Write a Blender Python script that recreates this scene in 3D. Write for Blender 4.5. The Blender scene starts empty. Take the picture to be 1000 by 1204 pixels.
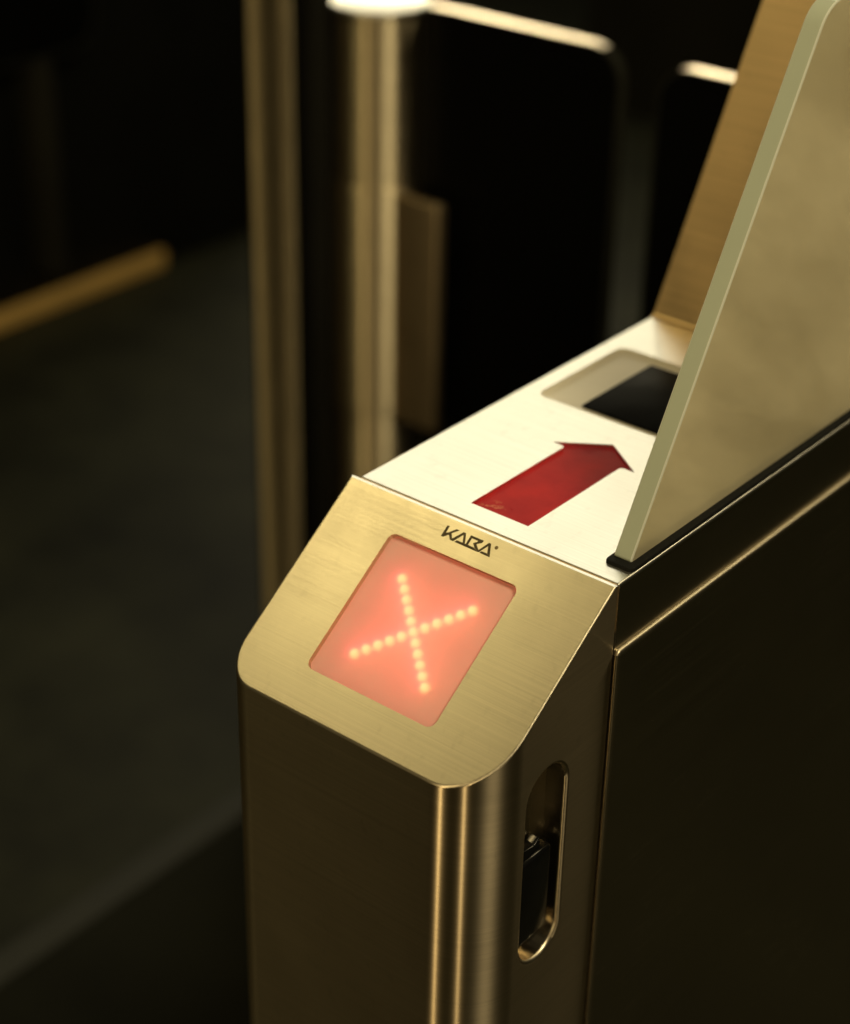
import bpy, bmesh, math, random
from mathutils import Vector, Matrix
random.seed(4)
sc = bpy.context.scene
COL = sc.collection
DZ = 1.0                      # deck height above the floor; all coordinates below are relative to the deck

# ------------------------------------------------------------------ camera
cam_d = bpy.data.cameras.new('camera')
cam = bpy.data.objects.new('camera', cam_d); COL.objects.link(cam); sc.camera = cam
cam_d.sensor_fit = 'HORIZONTAL'; cam_d.sensor_width = 24.0
cam_d.lens = 2212.8 * 24.0 / 1000.0
cam_d.clip_start = 0.02; cam_d.clip_end = 100
R = ((0.7729527, 0.63423275, 0.01711557), (-0.3258864, 0.3737296, 0.86840327), (0.5443732, -0.67681238, 0.49556313))
M = Matrix(R).transposed().to_4x4()
CAM = Vector((0.6145905, -0.69695771, 0.50710508 + DZ))
M.translation = CAM
cam.matrix_world = M
cam_d.dof.use_dof = True
cam_d.dof.focus_distance = 0.985
cam_d.dof.aperture_fstop = 2.9
cam_d.dof.aperture_blades = 9

# ------------------------------------------------------------------ world and render
w = bpy.data.worlds.new('World'); sc.world = w; w.use_nodes = True
bg = w.node_tree.nodes['Background']
bg.inputs['Color'].default_value = (1.0, 0.80, 0.48, 1); bg.inputs['Strength'].default_value = 0.016
sc.render.engine = 'CYCLES'
sc.cycles.use_denoising = True
sc.cycles.max_bounces = 10; sc.cycles.transmission_bounces = 8; sc.cycles.transparent_max_bounces = 12
sc.cycles.sample_clamp_indirect = 6.0
sc.view_settings.view_transform = 'Standard'; sc.view_settings.look = 'None'
sc.view_settings.exposure = 0.0; sc.view_settings.gamma = 1.0; sc.view_settings.use_curve_mapping = False

# ------------------------------------------------------------------ lamps of the hall, and one added fill
def area(name, loc, tgt, sx, sy, power, col):
    l = bpy.data.lights.new(name, 'AREA'); l.shape = 'RECTANGLE'; l.size = sx; l.size_y = sy
    l.energy = power; l.color = col
    o = bpy.data.objects.new(name, l); COL.objects.link(o)
    loc = Vector(loc) + Vector((0, 0, DZ)); tgt = Vector(tgt) + Vector((0, 0, DZ))
    o.location = loc; o.rotation_euler = (tgt - loc).to_track_quat('-Z', 'Y').to_euler()
    return o
area('far_window_light', (-2.7, 3.9, 3.3), (0, 0.2, 0), 3.0, 1.4, 34, (1.0, 0.93, 0.68))
area('ceiling_light', (-1.25, -0.35, 1.8), (0.09, -0.05, 0), 0.5, 0.6, 7.9, (1.0, 0.82, 0.38))
area('front_light', (-0.22, -2.6, 0.25), (0.09, 0.2, 0), 0.11, 2.3, 14, (1.0, 0.76, 0.36))
area('entrance_light', (1.55, -2.5, 0.25), (0.09, 0.0, 0), 0.11, 2.3, 12, (1.0, 0.77, 0.38))
area('low_window_light', (-2.65, 3.6, 0.92), (-0.6, 0.8, 0), 1.5, 0.22, 22, (1.0, 0.88, 0.58))
area('right_fill_light', (1.75, -0.1, 2.5), (0.18, 0.1, 0.1), 0.8, 0.8, 62, (1.0, 0.85, 0.50))  # added fill on the right, brightens the glass and the face rim
area('hall_light', (0.95, 2.7, 2.7), (0.18, 0.1, 0), 0.9, 0.6, 12, (1.0, 0.84, 0.48))

# ------------------------------------------------------------------ node helpers
def mat(name):
    m = bpy.data.materials.new(name); m.use_nodes = True
    nt = m.node_tree
    return m, nt, nt.nodes['Principled BSDF'], nt.nodes['Material Output']
def nd(nt, kind, **kw):
    n = nt.nodes.new(kind)
    for k, v in kw.items(): setattr(n, k, v)
    return n
def setp(b, **kw):
    for k, v in kw.items():
        k = k.replace('_', ' ')
        b.inputs[k].default_value = v
def mapped(nt, rot=(0, 0, 0), scale=(1, 1, 1)):
    tc = nd(nt, 'ShaderNodeTexCoord')
    a = nd(nt, 'ShaderNodeMapping'); a.inputs['Rotation'].default_value = rot
    b = nd(nt, 'ShaderNodeMapping'); b.inputs['Scale'].default_value = scale
    nt.links.new(tc.outputs['Object'], a.inputs['Vector']); nt.links.new(a.outputs[0], b.inputs['Vector'])
    return b.outputs[0]
def noise(nt, vec, scale, detail=3.0, rough=0.5):
    n = nd(nt, 'ShaderNodeTexNoise'); n.inputs['Scale'].default_value = scale
    n.inputs['Detail'].default_value = detail; n.inputs['Roughness'].default_value = rough
    nt.links.new(vec, n.inputs['Vector']); return n.outputs['Fac']
def remap(nt, val, a, b, lo, hi):
    n = nd(nt, 'ShaderNodeMapRange'); n.inputs[1].default_value = a; n.inputs[2].default_value = b
    n.inputs[3].default_value = lo; n.inputs[4].default_value = hi
    nt.links.new(val, n.inputs[0]); return n.outputs[0]
def mixcol(nt, fac, c1, c2, blend='MIX'):
    n = nd(nt, 'ShaderNodeMix', data_type='RGBA', blend_type=blend)
    for inp, v in ((n.inputs[0], fac), (n.inputs[6], c1), (n.inputs[7], c2)):
        if isinstance(v, (int, float)): inp.default_value = v
        elif isinstance(v, tuple): inp.default_value = v if len(v) == 4 else v + (1,)
        else: nt.links.new(v, inp)
    return n.outputs[2]
TILT = math.atan2(0.0784353, 0.1071694)

def steel(name, axis, rotation, rough, aniso, base, streak_rot, streak_scale, smudge=0.08, bump=0.02, amp=0.03, patch=22):
    m, nt, b, out = mat(name)
    setp(b, Metallic=1.0, Anisotropic=aniso, Anisotropic_Rotation=rotation)
    t = nd(nt, 'ShaderNodeTangent', direction_type='RADIAL', axis=axis)
    nt.links.new(t.outputs[0], b.inputs['Tangent'])
    v = mapped(nt, streak_rot, streak_scale)
    s = noise(nt, v, 1.0, 4, 0.65)
    v2 = mapped(nt, (0.3, 0.5, 0.2), (1, 0.6, 0.6))
    big = noise(nt, v2, patch, 3, 0.55)
    fine = noise(nt, v2, 160, 2, 0.5)
    c = mixcol(nt, remap(nt, s, 0.3, 0.7, 0, 1), tuple(x * 0.90 for x in base), tuple(min(1, x * 1.06) for x in base))
    c = mixcol(nt, remap(nt, fine, 0.62, 0.75, 0, 0.25), c, tuple(x * 0.7 for x in base))
    nt.links.new(c, b.inputs['Base Color'])
    r = nd(nt, 'ShaderNodeMath', operation='ADD')
    nt.links.new(remap(nt, big, 0.3, 0.7, rough - smudge, rough + smudge), r.inputs[0])
    nt.links.new(remap(nt, s, 0.3, 0.7, -amp, amp), r.inputs[1])
    nt.links.new(r.outputs[0], b.inputs['Roughness'])
    bp = nd(nt, 'ShaderNodeBump'); bp.inputs['Strength'].default_value = bump; bp.inputs['Distance'].default_value = 0.0006
    nt.links.new(s, bp.inputs['Height']); nt.links.new(bp.outputs[0], b.inputs['Normal'])
    return m
ST = (0.63, 0.56, 0.43)
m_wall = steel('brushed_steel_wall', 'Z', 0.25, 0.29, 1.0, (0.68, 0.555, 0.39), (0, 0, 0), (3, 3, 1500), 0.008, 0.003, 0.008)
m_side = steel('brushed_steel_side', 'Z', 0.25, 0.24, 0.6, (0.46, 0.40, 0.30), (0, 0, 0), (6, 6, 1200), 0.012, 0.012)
m_face = steel('brushed_steel_face', 'X', 0.0, 0.37, 0.6, ST, (-TILT, 0, 0), (4, 1100, 1100), 0.03, 0.06, 0.05, 30)
m_deck = steel('satin_steel_deck', 'X', 0.0, 0.33, 0.3, (0.80, 0.78, 0.72), (0, 0, 0), (8, 900, 900), 0.02, 0.01)
m_slab = steel('brushed_steel_slab', 'X', 0.0, 0.45, 0.4, (0.64, 0.46, 0.25), (0, 0, 0), (5, 500, 500), 0.05, 0.02)
m_post = steel('polished_steel_post', 'Z', 0.25, 0.46, 1.0, (0.58, 0.49, 0.34), (0, 0, 0), (3, 3, 300), 0.03, 0.01)

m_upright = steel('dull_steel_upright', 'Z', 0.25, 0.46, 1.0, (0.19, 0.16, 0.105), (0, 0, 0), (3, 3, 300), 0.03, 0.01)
m_clamp = steel('dull_steel_clamp', 'X', 0.0, 0.5, 0.3, (0.36, 0.28, 0.18), (0, 0, 0), (3, 300, 300), 0.03, 0.01)

def simple(name, col, rough=0.5, metallic=0.0, spec=0.5, var=0.0, scale=30, bump=0.0, coat=0.0):
    m, nt, b, out = mat(name)
    setp(b, Roughness=rough, Metallic=metallic); b.inputs['Specular IOR Level'].default_value = spec
    b.inputs['Coat Weight'].default_value = coat
    v = mapped(nt)
    n = noise(nt, v, scale, 4, 0.6)
    lo = tuple(max(0, c * (1 - var)) for c in col); hi = tuple(min(1, c * (1 + var)) for c in col)
    nt.links.new(mixcol(nt, remap(nt, n, 0.3, 0.7, 0, 1), lo, hi), b.inputs['Base Color'])
    if bump:
        bp = nd(nt, 'ShaderNodeBump'); bp.inputs['Strength'].default_value = bump; bp.inputs['Distance'].default_value = 0.002
        nt.links.new(n, bp.inputs['Height']); nt.links.new(bp.outputs[0], b.inputs['Normal'])
    return m
m_ink = simple('etched_dark_ink', (0.055, 0.036, 0.011), 0.6, var=0.3, scale=900)
m_ink2 = simple('etched_light_ink', (0.16, 0.11, 0.04), 0.6, var=0.2, scale=900)
m_rubber = simple('black_rubber', (0.004, 0.004, 0.0035), 0.75, spec=0.2, var=0.3, scale=300, bump=0.1)
m_tray = simple('beige_tray_plastic', (0.84, 0.78, 0.66), 0.5, var=0.04, scale=40)
m_black = simple('gloss_black_plastic', (0.004, 0.004, 0.004), 0.16, spec=0.5, var=0.3, scale=60)
m_darkbody = simple('dark_painted_metal', (0.004, 0.004, 0.003), 0.55, spec=0.2, var=0.3, scale=6)
m_brass = simple('brass_kick_plate', (0.85, 0.55, 0.18), 0.6, metallic=0.5, var=0.08, scale=12)
m_smoke = simple('smoked_glass', (0.0025, 0.0025, 0.0022), 0.25, spec=0.08, var=0.1, scale=5)
m_edge = simple('lit_glass_edge', (0.92, 0.78, 0.58), 0.28, metallic=0.85, spec=1.0, var=0.05, scale=20)  # bright colour carries the light on the leaf tops
m_dimedge = simple('shaded_glass_edge', (0.012, 0.012, 0.009), 0.8, spec=0.08, var=0.1, scale=20)  # dark copy of the edge, shade put into its colour
m_floor = simple('dark_floor', (0.0165, 0.0172, 0.0100), 0.6, spec=0.12, var=0.5, scale=5.5, bump=0.08)
m_mat = simple('lane_mat', (0.0110, 0.0112, 0.0070), 0.9, spec=0.1, var=0.3, scale=4, bump=0.2)
m_strip = simple('floor_strip_metal', (0.0145, 0.0150, 0.0095), 0.75, metallic=0.0, var=0.2, scale=8)

m_part = simple('dark_partition', (0.012, 0.011, 0.007), 0.7, spec=0.15, var=0.3, scale=3)

# black reader window with faint smears
m_reader, nt, b, out = mat('reader_window')
setp(b, Base_Color=(0.004, 0.004, 0.004, 1)); b.inputs['Specular IOR Level'].default_value = 0.3; b.inputs['IOR'].default_value = 1.06
nt.links.new(remap(nt, noise(nt, mapped(nt, (0, 0, 0.5), (30, 12, 12)), 1.0, 4, 0.6), 0.3, 0.7, 0.35, 0.55), b.inputs['Roughness'])

# red arrow lens, worn, a few pale scuffs near its tail
m_arrow, nt, b, out = mat('red_arrow_lens')
v = mapped(nt)
n1 = noise(nt, v, 45, 4, 0.6); n2 = noise(nt, v, 700, 3, 0.6); n3 = noise(nt, v, 260, 3, 0.6)
c = mixcol(nt, remap(nt, n1, 0.3, 0.7, 0, 1), (0.34, 0.008, 0.012), (0.46, 0.018, 0.020))
c = mixcol(nt, remap(nt, n2, 0.68, 0.75, 0, 0.5), c, (0.42, 0.08, 0.06))
sep = nd(nt, 'ShaderNodeSeparateXYZ'); tc = nd(nt, 'ShaderNodeTexCoord'); nt.links.new(tc.outputs['Object'], sep.inputs[0])
dist = nd(nt, 'ShaderNodeVectorMath', operation='DISTANCE'); nt.links.new(tc.outputs['Object'], dist.inputs[0])
dist.inputs[1].default_value = (0.0805, 0.0262, DZ - 0.002)
sc1 = nd(nt, 'ShaderNodeMath', operation='MULTIPLY')
nt.links.new(remap(nt, dist.outputs['Value'], 0.004, 0.0085, 1, 0), sc1.inputs[0])
nt.links.new(remap(nt, n3, 0.50, 0.56, 0, 0.95), sc1.inputs[1])
c = mixcol(nt, sc1.outputs[0], c, (0.52, 0.13, 0.08))
b.inputs['Specular IOR Level'].default_value = 0.5; b.inputs['IOR'].default_value = 1.10
nt.links.new(c, b.inputs['Base Color'])
nt.links.new(remap(nt, n1, 0.3, 0.7, 0.25, 0.45), b.inputs['Roughness'])

# display: diode lamps behind a salmon diffuser
m_led, nt, b, out = mat('lit_diode')
e = nd(nt, 'ShaderNodeEmission'); e.inputs['Color'].default_value = (1.0, 0.84, 0.24, 1); e.inputs['Strength'].default_value = 5.6
nt.links.new(e.outputs[0], out.inputs['Surface'])
m_diff, nt, b, out = mat('salmon_diffuser')
v = mapped(nt)
cvar = mixcol(nt, remap(nt, noise(nt, v, 60, 3), 0.3, 0.7, 0, 1), (0.98, 0.62, 0.56), (0.99, 0.66, 0.60))
d = nd(nt, 'ShaderNodeBsdfDiffuse'); nt.links.new(cvar, d.inputs['Color'])
t = nd(nt, 'ShaderNodeBsdfTranslucent'); t.inputs['Color'].default_value = (1.0, 0.04, 0.38, 1)
rf = nd(nt, 'ShaderNodeBsdfRefraction'); rf.inputs['Color'].default_value = (1.0, 0.95, 0.8, 1)
rf.inputs['Roughness'].default_value = 1.0; rf.inputs['IOR'].default_value = 1.5
gl = nd(nt, 'ShaderNodeBsdfGlossy'); gl.inputs['Roughness'].default_value = 0.35
def mixs(nt, f, a, bb):
    n = nd(nt, 'ShaderNodeMixShader'); n.inputs[0].default_value = f
    nt.links.new(a.outputs[0], n.inputs[1]); nt.links.new(bb.outputs[0], n.inputs[2]); return n
s = mixs(nt, 0.36, d, t); s = mixs(nt, 0.12, s, rf); s = mixs(nt, 0.03, s, gl)
nt.links.new(s.outputs[0], out.inputs['Surface'])
m_back = simple('display_board', (0.80, 0.40, 0.42), 0.7, var=0.05, scale=80)

# satin glass
def satin(name, col, tcol, ft, fg, rough, cloud=0.0):
    m, nt, b, out = mat(name)
    v = mapped(nt)
    cv = mixcol(nt, remap(nt, noise(nt, v, 14, 3, 0.5), 0.3, 0.7, 0, 1), tuple(x * 0.94 for x in col), col)
    d = nd(nt, 'ShaderNodeBsdfDiffuse'); nt.links.new(cv, d.inputs['Color'])
    t = nd(nt, 'ShaderNodeBsdfTranslucent'); t.inputs['Color'].default_value = tcol + (1,)
    g = nd(nt, 'ShaderNodeBsdfGlass'); g.inputs['Color'].default_value = tcol + (1,); g.inputs['Roughness'].default_value = rough; g.inputs['IOR'].default_value = 1.45
    s = mixs(nt, ft, d, t); s = mixs(nt, fg, s, g)
    if cloud:                                     # cloudy reflection imitated by uneven tone and clarity
        wv = mapped(nt, (0.55, 0, 0), (1, 3.5, 11))
        n = noise(nt, wv, 1.0, 5, 0.6)
        nt.links.new(remap(nt, n, 0.3, 0.7, fg - cloud, fg + cloud), s.inputs[0])
        nt.links.new(mixcol(nt, remap(nt, n, 0.32, 0.68, 0, 1), cv, tuple(x * 0.70 for x in col)), d.inputs['Color'])
    gl = nd(nt, 'ShaderNodeBsdfGlossy'); gl.inputs['Roughness'].default_value = 0.12
    fr = nd(nt, 'ShaderNodeFresnel'); fr.inputs['IOR'].default_value = 1.3
    q = mixs(nt, 0.1, s, gl); nt.links.new(fr.outputs[0], q.inputs[0])
    nt.links.new(q.outputs[0], out.inputs['Surface']); return m
m_glass = satin('satin_glass', (0.97, 0.86, 0.60), (0.96, 0.89, 0.66), 0.24, 0.28, 0.40, 0.2)
m_gedge = satin('glass_cut_edge', (0.84, 0.91, 0.74), (0.84, 0.93, 0.78), 0.15, 0.42, 0.06)
m_gline = satin('glass_arris_highlight', (0.95, 0.97, 0.88), (0.95, 0.97, 0.88), 0.3, 0.15, 0.10)  # near-white colour paints the highlight along the glass edge

# ------------------------------------------------------------------ mesh helpers
def link(name, me, mats, parent=None):
    o = bpy.data.objects.new(name, me); COL.objects.link(o)
    for m in (mats if isinstance(mats, (list, tuple)) else [mats]): me.materials.append(m)
    if parent:
        o.parent = parent; o.matrix_parent_inverse = Matrix.Translation(-parent.location)
    return o
def shade(me, ang=35):
    for p in me.polygons: p.use_smooth = True
    me.set_sharp_from_angle(angle=math.radians(ang))
def mesh_of(bm, name, ang=35, dz=DZ):
    bmesh.ops.recalc_face_normals(bm, faces=bm.faces)
    if dz: bmesh.ops.translate(bm, verts=bm.verts, vec=(0, 0, dz))
    me = bpy.data.meshes.new(name); bm.to_mesh(me); bm.free(); shade(me, ang); return me
def prism(poly, axis_map, d0, d1):
    """extrude a 2D polygon between depths d0 and d1; axis_map(u, v, d) -> 3D point"""
    bm = bmesh.new()
    a = [bm.verts.new(axis_map(u, v, d0)) for u, v in poly]
    b = [bm.verts.new(axis_map(u, v, d1)) for u, v in poly]
    n = len(poly)
    bm.faces.new(a); bm.faces.new(b[::-1])
    for i in range(n): bm.faces.new((a[i], b[i], b[(i + 1) % n], a[(i + 1) % n]))
    bmesh.ops.recalc_face_normals(bm, faces=bm.faces)
    return bm
def box(x0, x1, y0, y1, z0, z1, bev=0.0, seg=2, sel=None):
    bm = prism([(x0, y0), (x1, y0), (x1, y1), (x0, y1)], lambda u, v, d: (u, v, d), z0, z1)
    if bev:
        es = [e for e in bm.edges if sel is None or sel(e)]
        bmesh.ops.bevel(bm, geom=es, offset=bev, segments=seg, profile=0.5, affect='EDGES', clamp_overlap=True)
    return bm
def rrect(x0, x1, y0, y1, r, n=8):
    pts = []
    for cx, cy, a0 in ((x1 - r, y1 - r, 0), (x0 + r, y1 - r, 90), (x0 + r, y0 + r, 180), (x1 - r, y0 + r, 270)):
        for i in range(n + 1):
            a = math.radians(a0 + 90 * i / n); pts.append((cx + r * math.cos(a), cy + r * math.sin(a)))
    return pts
def round_poly(pts, radii, n=8):
    out = []
    k = len(pts)
    for i in range(k):
        p, a, b = Vector(pts[i]), Vector(pts[i - 1]), Vector(pts[(i + 1) % k]); r = radii[i]
        if r <= 0: out.append(tuple(p)); continue
        u = (a - p).normalized(); v = (b - p).normalized()
        ang = u.angle(v); t = r / math.tan(ang / 2)
        c = p + (u + v).normalized() * (r / math.sin(ang / 2))
        s = p + u * t - c; e = p + v * t - c
        tot = s.angle_signed(e) if hasattr(s, 'angle_signed') else 0
        a0 = math.atan2(s.y, s.x); a1 = math.atan2(e.y, e.x); d = (a1 - a0 + math.pi) % (2 * math.pi) - math.pi
        for j in range(n + 1):
            q = a0 + d * j / n; out.append((c.x + r * math.cos(q), c.y + r * math.sin(q)))
    return out
def boolean(bm, cutters):
    """subtract cutter bmeshes from bm, return a new bmesh"""
    me = bpy.data.meshes.new('t'); bm.to_mesh(me); bm.free()
    o = bpy.data.objects.new('t', me); COL.objects.link(o); tmp = []
    for c in cutters:
        cm = bpy.data.meshes.new('c'); c.to_mesh(cm); c.free()
        co = bpy.data.objects.new('c', cm); COL.objects.link(co); tmp.append(co)
        md = o.modifiers.new('b', 'BOOLEAN'); md.operation = 'DIFFERENCE'; md.solver = 'EXACT'; md.object = co
    dg = bpy.context.evaluated_depsgraph_get(); dg.update()
    em = bpy.data.meshes.new_from_object(o.evaluated_get(dg))
    r = bmesh.new(); r.from_mesh(em)
    for x in tmp + [o]:
        d = x.data; bpy.data.objects.remove(x); bpy.data.meshes.remove(d)
    bpy.data.meshes.remove(em)
    return r
def bevel_edges(bm, test, off, seg=3):
    es = [e for e in bm.edges if test(e)]
    if es: bmesh.ops.bevel(bm, geom=es, offset=off, segments=seg, profile=0.5, affect='EDGES', clamp_overlap=True)
def empty(name, loc, label, cat, group=None):
    o = bpy.data.objects.new(name, None); COL.objects.link(o); o.location = loc
    o['label'] = label; o['category'] = cat
    if group: o['group'] = group
    o.empty_display_size = 0.1
    return o
def tag(o, label, cat, group=None):
    o['label'] = label; o['category'] = cat
    if group: o['group'] = group
XY = lambda u, v, d: (u, v, d)
YZ = lambda u, v, d: (d, u, v)

# ------------------------------------------------------------------ the setting
fl = link('floor', mesh_of(box(-14, 14, -14, 14, -1.05, -1.0), 'floor'), m_floor); fl['kind'] = 'structure'
lm = link('lane_carpet', mesh_of(box(-0.715, 0.0, -3.0, 3.5, -1.0, -0.994, 0.002), 'lane_carpet'), m_mat); lm['kind'] = 'structure'
fs = link('floor_trim', mesh_of(box(-0.76, -0.716, -3.0, 3.5, -1.0, -0.991, 0.003), 'floor_trim'), m_strip); fs['kind'] = 'structure'
wl = link('dark_backdrop', mesh_of(box(-2.1, 6, 3.3, 3.4, -1.0, 0.15), 'dark_backdrop'), m_part); wl['kind'] = 'structure'  # low dark wall, added to hide the lit floor beyond

# ------------------------------------------------------------------ the turnstile
W = 0.18; FA = 0.10717; FB = 0.07844; L = 0.3005
CT, ST_ = math.cos(TILT), math.sin(TILT)
def FACE(u, s, d): return (u, -s * CT - d * ST_, -s * ST_ + d * CT)      # face coordinates: across, down the slope, out of the face
T = empty('turnstile', (W / 2, 0.4, 0.0), 'brushed steel turnstile pedestal with red cross display and glass side panel', 'turnstile')

RL, RR = 0.020, 0.034
plan = round_poly([(0.0, 0.0018), (0.0, -FA), (W, -FA), (W, 0.0018)], [0, RL, RR, 0], 12)
bm = prism(plan, XY, -1.0, 0.06)
g = bmesh.ops.bisect_plane(bm, geom=bm.verts[:] + bm.edges[:] + bm.faces[:], plane_co=(0, 0, 0), plane_no=(0, -ST_, CT), clear_outer=True)
cut = [e for e in g['geom_cut'] if isinstance(e, bmesh.types.BMEdge)]
bmesh.ops.edgenet_fill(bm, edges=cut)
bmesh.ops.recalc_face_normals(bm, faces=bm.faces)
g = bmesh.ops.bisect_plane(bm, geom=bm.verts[:] + bm.edges[:] + bm.faces[:], plane_co=(0, 0, -0.0002), plane_no=(0, 0, 1), clear_outer=True)
bmesh.ops.edgenet_fill(bm, edges=[e for e in g['geom_cut'] if isinstance(e, bmesh.types.BMEdge)])
bmesh.ops.recalc_face_normals(bm, faces=bm.faces)
onface = lambda v: abs(-v.co.y * ST_ + v.co.z * CT) < 1e-5
bevel_edges(bm, lambda e: onface(e.verts[0]) and onface(e.verts[1]) and len(e.link_faces) == 2 and not all(abs(v.co.z + 0.0002) < 1e-5 for v in e.verts), 0.0025, 5)
disp = prism(rrect(0.0443, 0.1317, 0.0205, 0.1085, 0.0048), FACE, -0.018, 0.01)
SY0, SY1, SZ0, SZ1 = -0.0675, -0.0335, -0.2145, -0.0865
slot = prism(rrect(SY0, SY1, SZ0, SZ1, 0.0165, 10), YZ, W - 0.013, W + 0.01)
bm = boolean(bm, [disp, slot])
def slot_rim(e):
    if any(abs(v.co.x - W) > 1e-4 for v in e.verts): return False
    if not all(SY0 - 1e-4 < v.co.y < SY1 + 1e-4 and SZ0 - 1e-4 < v.co.z < SZ1 + 1e-4 for v in e.verts): return False
    return any(abs(f.normal.x) < 0.3 for f in e.link_faces)
bevel_edges(bm, slot_rim, 0.0027, 5)
bmesh.ops.recalc_face_normals(bm, faces=bm.faces)
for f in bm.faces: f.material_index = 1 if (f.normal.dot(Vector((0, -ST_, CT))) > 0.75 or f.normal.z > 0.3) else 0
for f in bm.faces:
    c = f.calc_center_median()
    if f.normal.z > 0.97: f.material_index = 3  # lighter deck steel paints the bright line along the top seam
    if W - 0.02 < c.x < W - 0.0018 and SY0 - 0.001 < c.y < SY1 + 0.001 and SZ0 - 0.001 < c.z < SZ1 + 0.001: f.material_index = 2  # darker steel puts the shade of the slot into its walls
cap = link('end_cap', mesh_of(bm, 'end_cap', 32), [m_wall, m_face, m_side, m_deck], T)
def weighted(o):
    md = o.modifiers.new('wn', 'WEIGHTED_NORMAL'); md.keep_sharp = True; md.weight = 80
weighted(cap)

# maker's mark, etched on the face above the display
K = [(72.9, 4.7), (74.5, 4.7), (74.5, 8.85), (75.9, 8.2), (79.2, 4.7), (81.3, 4.7), (77.9, 7.95), (80.0, 10.5), (84.1, 4.7), (85.7, 4.7), (88.6, 10.35), (87.0, 10.35), (84.9, 6.2), (81.3, 11.8), (79.3, 11.8), (76.8, 9.25), (74.35, 11.7), (72.9, 11.7)]
Bp = [(89.1, 10.35), (89.1, 4.7), (97.9, 4.7), (97.6, 6.3), (95.0, 8.1), (98.1, 10.8), (98.25, 10.35 + 1.5), (94.95, 10.3), (93.2, 8.7), (92.8, 8.3), (94.7, 6.75), (94.8, 6.15), (90.6, 6.05), (90.6, 10.3)]
Bar = [(82.3, 11.85), (83.1, 10.4), (94.9, 10.4), (98.3, 11.9)]
A2 = [(98.3, 11.75), (97.9, 10.85), (101.3, 4.7), (102.7, 4.7), (106.2, 11.9), (103.7, 10.4), (101.95, 6.6), (98.75, 11.75)]
A2b = [(99.4, 11.95), (100.1, 10.6), (103.9, 10.6), (106.25, 11.95)]
bm = bmesh.new()
for i, pl in enumerate((K, Bp, Bar, A2, A2b)):
    h = 0.00006 + 0.000012 * i
    pb = prism([(x / 1000, s / 1000) for x, s in pl], FACE, -0.0002, h)
    tmp = bpy.data.meshes.new('x'); pb.to_mesh(tmp); pb.free(); bm.from_mesh(tmp); bpy.data.meshes.remove(tmp)
o = link('lettering', mesh_of(bm, 'lettering', 20), m_ink, cap); o['label'] = 'dark angular KABA lettering above the display'
o = link('registered_mark', mesh_of(prism([(0.1068 + 0.0011 * math.cos(a * math.pi / 8), 0.0056 + 0.0011 * math.sin(a * math.pi / 8)) for a in range(16)], FACE, -0.0002, 0.00006), 'registered_mark', 20), m_ink2, cap)

# black latch inside the slot
bm = box(W - 0.0128, W - 0.0035, SY0 + 0.001, SY1 - 0.0035, -0.203, -0.1450, 0.003, 3)
latch = link('latch', mesh_of(bm, 'latch'), m_black, cap); latch['label'] = 'black plastic latch inside the slot'
bm = prism([(SY0 + 0.0005, -0.1425), (SY0 + 0.006, -0.138), (SY0 + 0.0165, -0.140), (SY0 + 0.0215, -0.137), (SY0 + 0.0225, -0.1455), (SY0 + 0.0005, -0.1485)], YZ, W - 0.0125, W - 0.006)
bmesh.ops.bevel(bm, geom=bm.edges[:], offset=0.0012, segments=2, profile=0.5, affect='EDGES')
link('latch_hook', mesh_of(bm, 'latch_hook'), m_black, cap)

# display
bm = bmesh.new()
fp = [bm.verts.new(FACE(u, s, -0.0032)) for u, s in rrect(0.0441, 0.1319, 0.0203, 0.1087, 0.0049)]
bm.faces.new(fp)
bm.normal_update()
if bm.faces[:][0].normal.z < 0: bmesh.ops.reverse_faces(bm, faces=bm.faces[:])
me = bpy.data.meshes.new('display_screen'); bmesh.ops.translate(bm, verts=bm.verts, vec=(0, 0, DZ)); bm.to_mesh(me); bm.free()
screen = link('display_screen', me, m_diff, T); screen['label'] = 'salmon diffuser screen lit by a red cross'
link('display_board', mesh_of(prism(rrect(0.0446, 0.1314, 0.0208, 0.1082, 0.0045), FACE, -0.0179, -0.0135), 'display_board'), m_back, screen)
led_me = None
cx, cs, stp = 0.0867, 0.0650, 0.00485
for arm in (1, -1):
    for k in range(-5, 6):
        if arm == -1 and k == 0: continue
        if led_me is None:
            bm = bmesh.new(); bmesh.ops.create_uvsphere(bm, u_segments=10, v_segments=6, radius=0.0027)
            led_me = bpy.data.meshes.new('led'); bm.to_mesh(led_me); bm.free(); led_me.materials.append(m_led)
            for p in led_me.polygons: p.use_smooth = True
        o = bpy.data.objects.new('led', led_me); COL.objects.link(o); o.parent = screen
        o.location = Vector(FACE(cx + k * stp, cs + arm * k * stp, -0.0071)) + Vector((0, 0, DZ))

# deck cover with its pockets
X0 = 0.0042
bm = box(X0, W, 0.0034, 1.2, -0.0405, 0.0)
bevel_edges(bm, lambda e: all(abs(v.co.z) < 1e-6 for v in e.verts) and abs(e.verts[0].co.x - e.verts[1].co.x) < 1e-6, 0.0016, 4)
bevel_edges(bm, lambda e: all(abs(v.co.y - 0.0034) < 1e-6 for v in e.verts) and all(v.co.z > -0.039 for v in e.verts), 0.0007, 2)
ARW = [(70.0, 20.1), (109.2, 20.1), (109.2, 108.6), (118.6, 108.6), (89.9, 129.0), (61.0, 108.6), (70.0, 108.6)]
ARW = [(x / 1000, y / 1000) for x, y in ARW]
arw = prism(round_poly(ARW, [0.0003, 0.0003, 0.0022, 0.0002, 0.0006, 0.0002, 0.0022], 5), XY, -0.0022, 0.01)
try_ = prism(rrect(0.0165, 0.1555, 0.1532, 0.2460, 0.0065), XY, -0.0045, 0.01)
bm = boolean(bm, [arw, try_])
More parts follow.
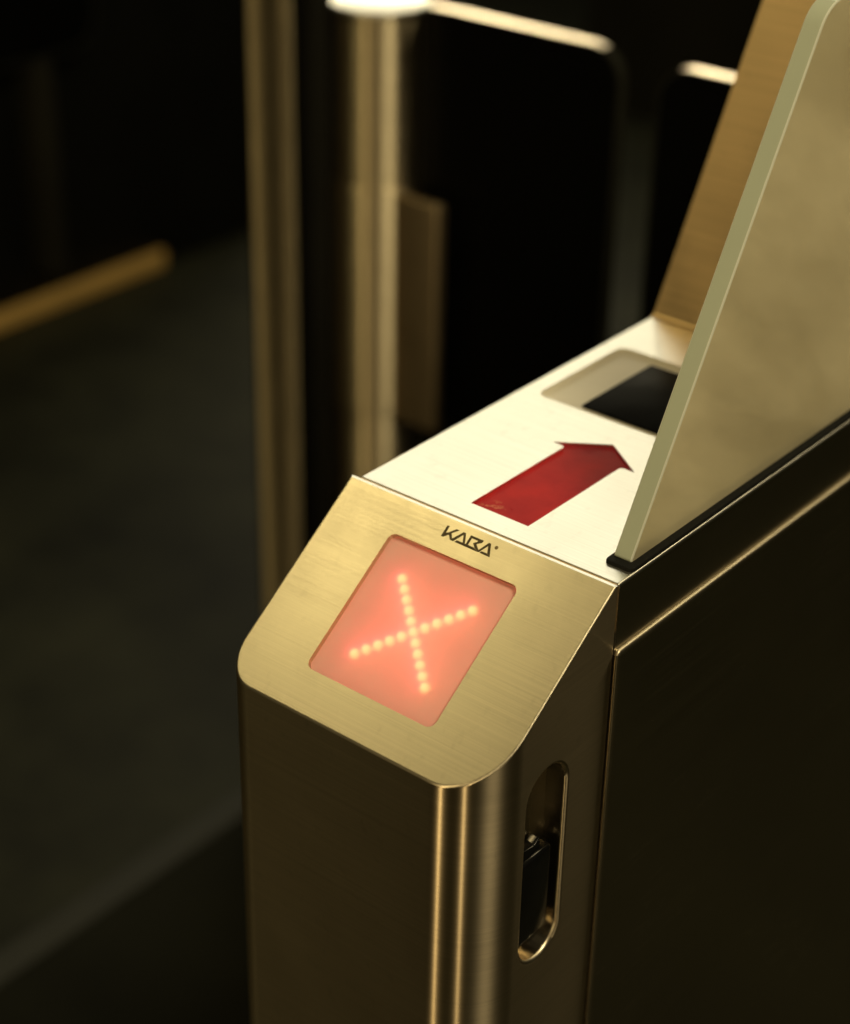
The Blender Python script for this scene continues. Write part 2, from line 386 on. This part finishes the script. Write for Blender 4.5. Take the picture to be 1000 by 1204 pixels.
for f in bm.faces: f.material_index = 1 if abs(f.normal.x) > 0.9 and f.calc_center_median().z < -0.006 else 0  # sides of the cover darkened by a darker steel, as if unlit
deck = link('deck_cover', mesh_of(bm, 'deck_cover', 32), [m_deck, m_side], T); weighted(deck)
o = link('arrow_lens', mesh_of(prism(round_poly(ARW, [0.0003, 0.0003, 0.0022, 0.0002, 0.0006, 0.0002, 0.0022], 5), XY, -0.0021, -0.0013), 'arrow_lens'), m_arrow, deck)
o['label'] = 'red arrow pointing along the deck'
def dish(x0, x1, y0, y1, r, zrim, zbase, wid, name, m, par):
    bm = bmesh.new(); rings = []
    for k in range(7):
        t = k / 6
        off = wid * t; z = zbase + (zrim - zbase) * (1 - math.sin(t * math.pi / 2)) ** 1.0
        rings.append([bm.verts.new((u, v, z)) for u, v in rrect(x0 + off, x1 - off, y0 + off, y1 - off, max(r - off * 0.5, 0.002))])
    for a, b_ in zip(rings, rings[1:]):
        n = len(a)
        for i in range(n): bm.faces.new((a[i], a[(i + 1) % n], b_[(i + 1) % n], b_[i]))
    bm.faces.new(rings[-1])
    return link(name, mesh_of(bm, name, 60), m, par)
dish(0.0166, 0.1554, 0.1533, 0.2459, 0.0065, -0.0004, -0.0024, 0.006, 'reader_tray', m_tray, deck)
bm = prism(rrect(0.0448, 0.1352, 0.1608, 0.2374, 0.0015), XY, -0.0044, -0.0010)
bevel_edges(bm, lambda e: all(abs(v.co.z + 0.0010) < 1e-6 for v in e.verts), 0.0006, 2)
link('card_reader', mesh_of(bm, 'card_reader'), m_reader, deck)

link('joint_strip', mesh_of(box(0.0052, W - 0.0012, 0.0016, 0.0037, -0.03, -0.0006), 'joint_strip'), m_slab, T)

# lower body, proud of the cover
bm = box(0.0020, W + 0.0032, 0.0032, 1.2, -1.0, -0.0407)
bevel_edges(bm, lambda e: all(abs(v.co.z + 0.0407) < 1e-6 for v in e.verts) or all(abs(v.co.y - 0.0032) < 1e-6 and v.co.x > 0.1 for v in e.verts), 0.0028, 4)
bmesh.ops.recalc_face_normals(bm, faces=bm.faces)
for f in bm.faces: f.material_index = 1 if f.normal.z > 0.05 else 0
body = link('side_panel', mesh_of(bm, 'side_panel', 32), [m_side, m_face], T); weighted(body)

# rear housing with sloping front
zt = 0.199; sl = 0.5435
prof = []
p0 = Vector((L, 0.0)); du = Vector((sl, 1)).normalized(); r = 0.0035
arc = round_poly([(L - 0.003, 0.0004), (L, 0.0004), (L + sl * zt, zt)], [0, r, 0], 8)
prof = [(L - 0.003, -0.002)] + arc[:-1] + [(L + sl * zt, zt), (1.05, zt), (1.05, -0.002)]
bm = prism(prof, YZ, X0 + 0.0004, 0.1585)
bevel_edges(bm, lambda e: all(v.co.z > 0.004 for v in e.verts) and (abs(e.verts[0].co.x - e.verts[1].co.x) < 1e-6), 0.0016, 3)
hs = link('rear_housing', mesh_of(bm, 'rear_housing', 32), m_slab, T); weighted(hs)

# glass side panel and its seal
GX0, GX1 = 0.1634, 0.1745
gp = round_poly([(0.0205, 0.0008), (0.0205 + 0.556 * 0.2640, 0.2648), (0.80, 0.2648), (0.80, 0.0008)], [0.002, 0.022, 0.02, 0], 10)
bm = prism(gp, YZ, GX0, GX1)
bevel_edges(bm, lambda e: abs(e.verts[0].co.x - e.verts[1].co.x) < 1e-6, 0.0009, 2)
bmesh.ops.recalc_face_normals(bm, faces=bm.faces)
for f in bm.faces: f.material_index = 0 if abs(f.normal.x) > 0.98 else (1 if abs(f.normal.x) < 0.1 else 2)
link('glass_panel', mesh_of(bm, 'glass_panel', 20), [m_glass, m_gedge, m_gline], T)
bm = prism(rrect(0.1614, 0.1790, 0.0160, 0.84, 0.003), XY, -0.0020, 0.0024)
bevel_edges(bm, lambda e: all(v.co.z > 0.002 for v in e.verts), 0.0012, 2)
link('glass_seal', mesh_of(bm, 'glass_seal'), m_rubber, T)

# ------------------------------------------------------------------ gate leaves across the lane
def leaf(name, x0, x1, y, z0, z1, label, r0, r1, me_edge, parent=None):
    root = empty(name, ((x0 + x1) / 2, y, 0), label, 'gate leaf', 'glass leaves closing the lane')
    poly = round_poly([(x0, z0), (x1, z0), (x1, z1), (x0, z1)], [0.02, 0.02, r1, r0], 8)
    link('pane', mesh_of(prism(poly, lambda u, v, d: (u, d, v), y - 0.006, y + 0.006), 'pane'), m_smoke, root)
    inner = round_poly([(x0 + 0.002, z0 + 0.002), (x1 - 0.002, z0 + 0.002), (x1 - 0.002, z1 - 0.002), (x0 + 0.002, z1 - 0.002)], [0.018, 0.018, r1 - 0.002, r0 - 0.002], 8)
    outer = round_poly([(x0 - 0.001, z0 - 0.001), (x1 + 0.001, z0 - 0.001), (x1 + 0.001, z1 + 0.001), (x0 - 0.001, z1 + 0.001)], [0.021, 0.021, r1 + 0.001, r0 + 0.001], 8)
    bm = bmesh.new(); n = len(outer)
    R4 = [[bm.verts.new((u, yy, v)) for u, v in pl] for pl, yy in ((outer, y - 0.0064), (outer, y + 0.0064), (inner, y + 0.0064), (inner, y - 0.0064))]
    for k in range(4):
        a, b_ = R4[k], R4[(k + 1) % 4]
        for i in range(n): bm.faces.new((a[i], a[(i + 1) % n], b_[(i + 1) % n], b_[i]))
    bmesh.ops.recalc_face_normals(bm, faces=bm.faces)
    for f in bm.faces: f.material_index = 0 if f.normal.z > 0.93 else 1  # lit top and shaded sides painted as two edge colours
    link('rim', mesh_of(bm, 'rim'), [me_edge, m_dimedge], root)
    return root
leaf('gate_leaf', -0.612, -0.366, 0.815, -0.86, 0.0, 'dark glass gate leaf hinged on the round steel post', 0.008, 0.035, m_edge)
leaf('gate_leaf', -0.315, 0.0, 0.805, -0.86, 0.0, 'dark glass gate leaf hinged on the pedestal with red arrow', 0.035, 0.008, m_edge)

# ------------------------------------------------------------------ hinge post of the neighbouring pedestal
PX, PY = -0.664, 0.800
P = empty('gate_post', (PX, PY, 0), 'round brushed steel gate post with bright flat cap and hinge clamp', 'post')
def cyl(r, z0, z1, n=48, cx=PX, cy=PY, bev=0.0):
    bm = prism([(cx + r * math.cos(2 * math.pi * i / n), cy + r * math.sin(2 * math.pi * i / n)) for i in range(n)], XY, z0, z1)
    if bev: bevel_edges(bm, lambda e: abs(e.verts[0].co.z - e.verts[1].co.z) < 1e-6, bev, 3)
    return bm
link('shaft', mesh_of(cyl(0.052, -1.0, -0.006), 'shaft'), m_post, P)
link('cap', mesh_of(cyl(0.055, -0.006, 0.0, bev=0.002), 'cap'), m_deck, P)
link('base_collar', mesh_of(cyl(0.075, -1.0, -0.985, bev=0.003), 'base_collar'), m_post, P)
link('hinge_sleeve', mesh_of(cyl(0.0550, -0.462, -0.190, bev=0.002), 'hinge_sleeve'), m_post, P)
link('hinge_clamp', mesh_of(box(PX + 0.046, PX + 0.108, PY - 0.030, PY - 0.016, -0.462, -0.195, 0.003, 3), 'hinge_clamp'), m_clamp, P)
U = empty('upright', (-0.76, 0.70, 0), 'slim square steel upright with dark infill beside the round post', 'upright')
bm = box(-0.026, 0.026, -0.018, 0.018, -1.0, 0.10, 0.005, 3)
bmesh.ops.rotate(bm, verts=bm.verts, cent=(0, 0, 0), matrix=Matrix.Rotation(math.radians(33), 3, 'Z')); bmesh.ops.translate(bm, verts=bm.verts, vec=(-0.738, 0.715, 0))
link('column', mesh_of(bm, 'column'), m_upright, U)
link('infill', mesh_of(box(-0.7275, -0.690, 0.735, 0.755, -0.95, 0.08, 0.002), 'infill'), m_darkbody, U)

# ------------------------------------------------------------------ another turnstile across the hall, and its open leaf
F = empty('turnstile', (-2.25, 1.4, 0), 'dark turnstile body with a golden kick plate along its foot', 'turnstile')
link('body', mesh_of(box(-2.40, -2.11, -1.5, 2.15, -1.0, 0.05, 0.01), 'body'), m_darkbody, F)
link('kick_plate', mesh_of(box(-2.112, -2.098, -1.5, 1.80, -0.998, -0.962, 0.003), 'kick_plate'), m_brass, F)

fo = empty('gate_leaf', (-2.05, 1.2, 0), 'dim rounded glass leaf standing open before the dark turnstile body', 'gate leaf')
poly = round_poly([(0.75, -0.481), (1.612, -0.481), (1.612, 0.30), (0.75, 0.30)], [0.05, 0.06, 0.05, 0.05], 8)
link('pane', mesh_of(prism(poly, YZ, -2.055, -2.045), 'pane'), m_smoke, fo)
inner = round_poly([(0.756, -0.475), (1.606, -0.475), (1.606, 0.294), (0.756, 0.294)], [0.044, 0.054, 0.044, 0.044], 8)
bm = bmesh.new(); n = len(poly)
R4 = [[bm.verts.new((xx, u, v)) for u, v in pl] for pl, xx in ((poly, -2.058), (poly, -2.042), (inner, -2.042), (inner, -2.058))]
for k in range(4):
    a, b_ = R4[k], R4[(k + 1) % 4]
    for i in range(n): bm.faces.new((a[i], a[(i + 1) % n], b_[(i + 1) % n], b_[i]))
link('rim', mesh_of(bm, 'rim'), m_dimedge, fo)
link('hinge_stile', mesh_of(box(-2.11, -2.045, 1.46, 1.50, -0.90, -0.46, 0.003), 'hinge_stile'), m_part, fo)

for ob in bpy.data.objects:
    if ob.type == 'MESH' and not ob.parent and 'kind' not in ob and 'category' not in ob: print('untagged', ob.name)
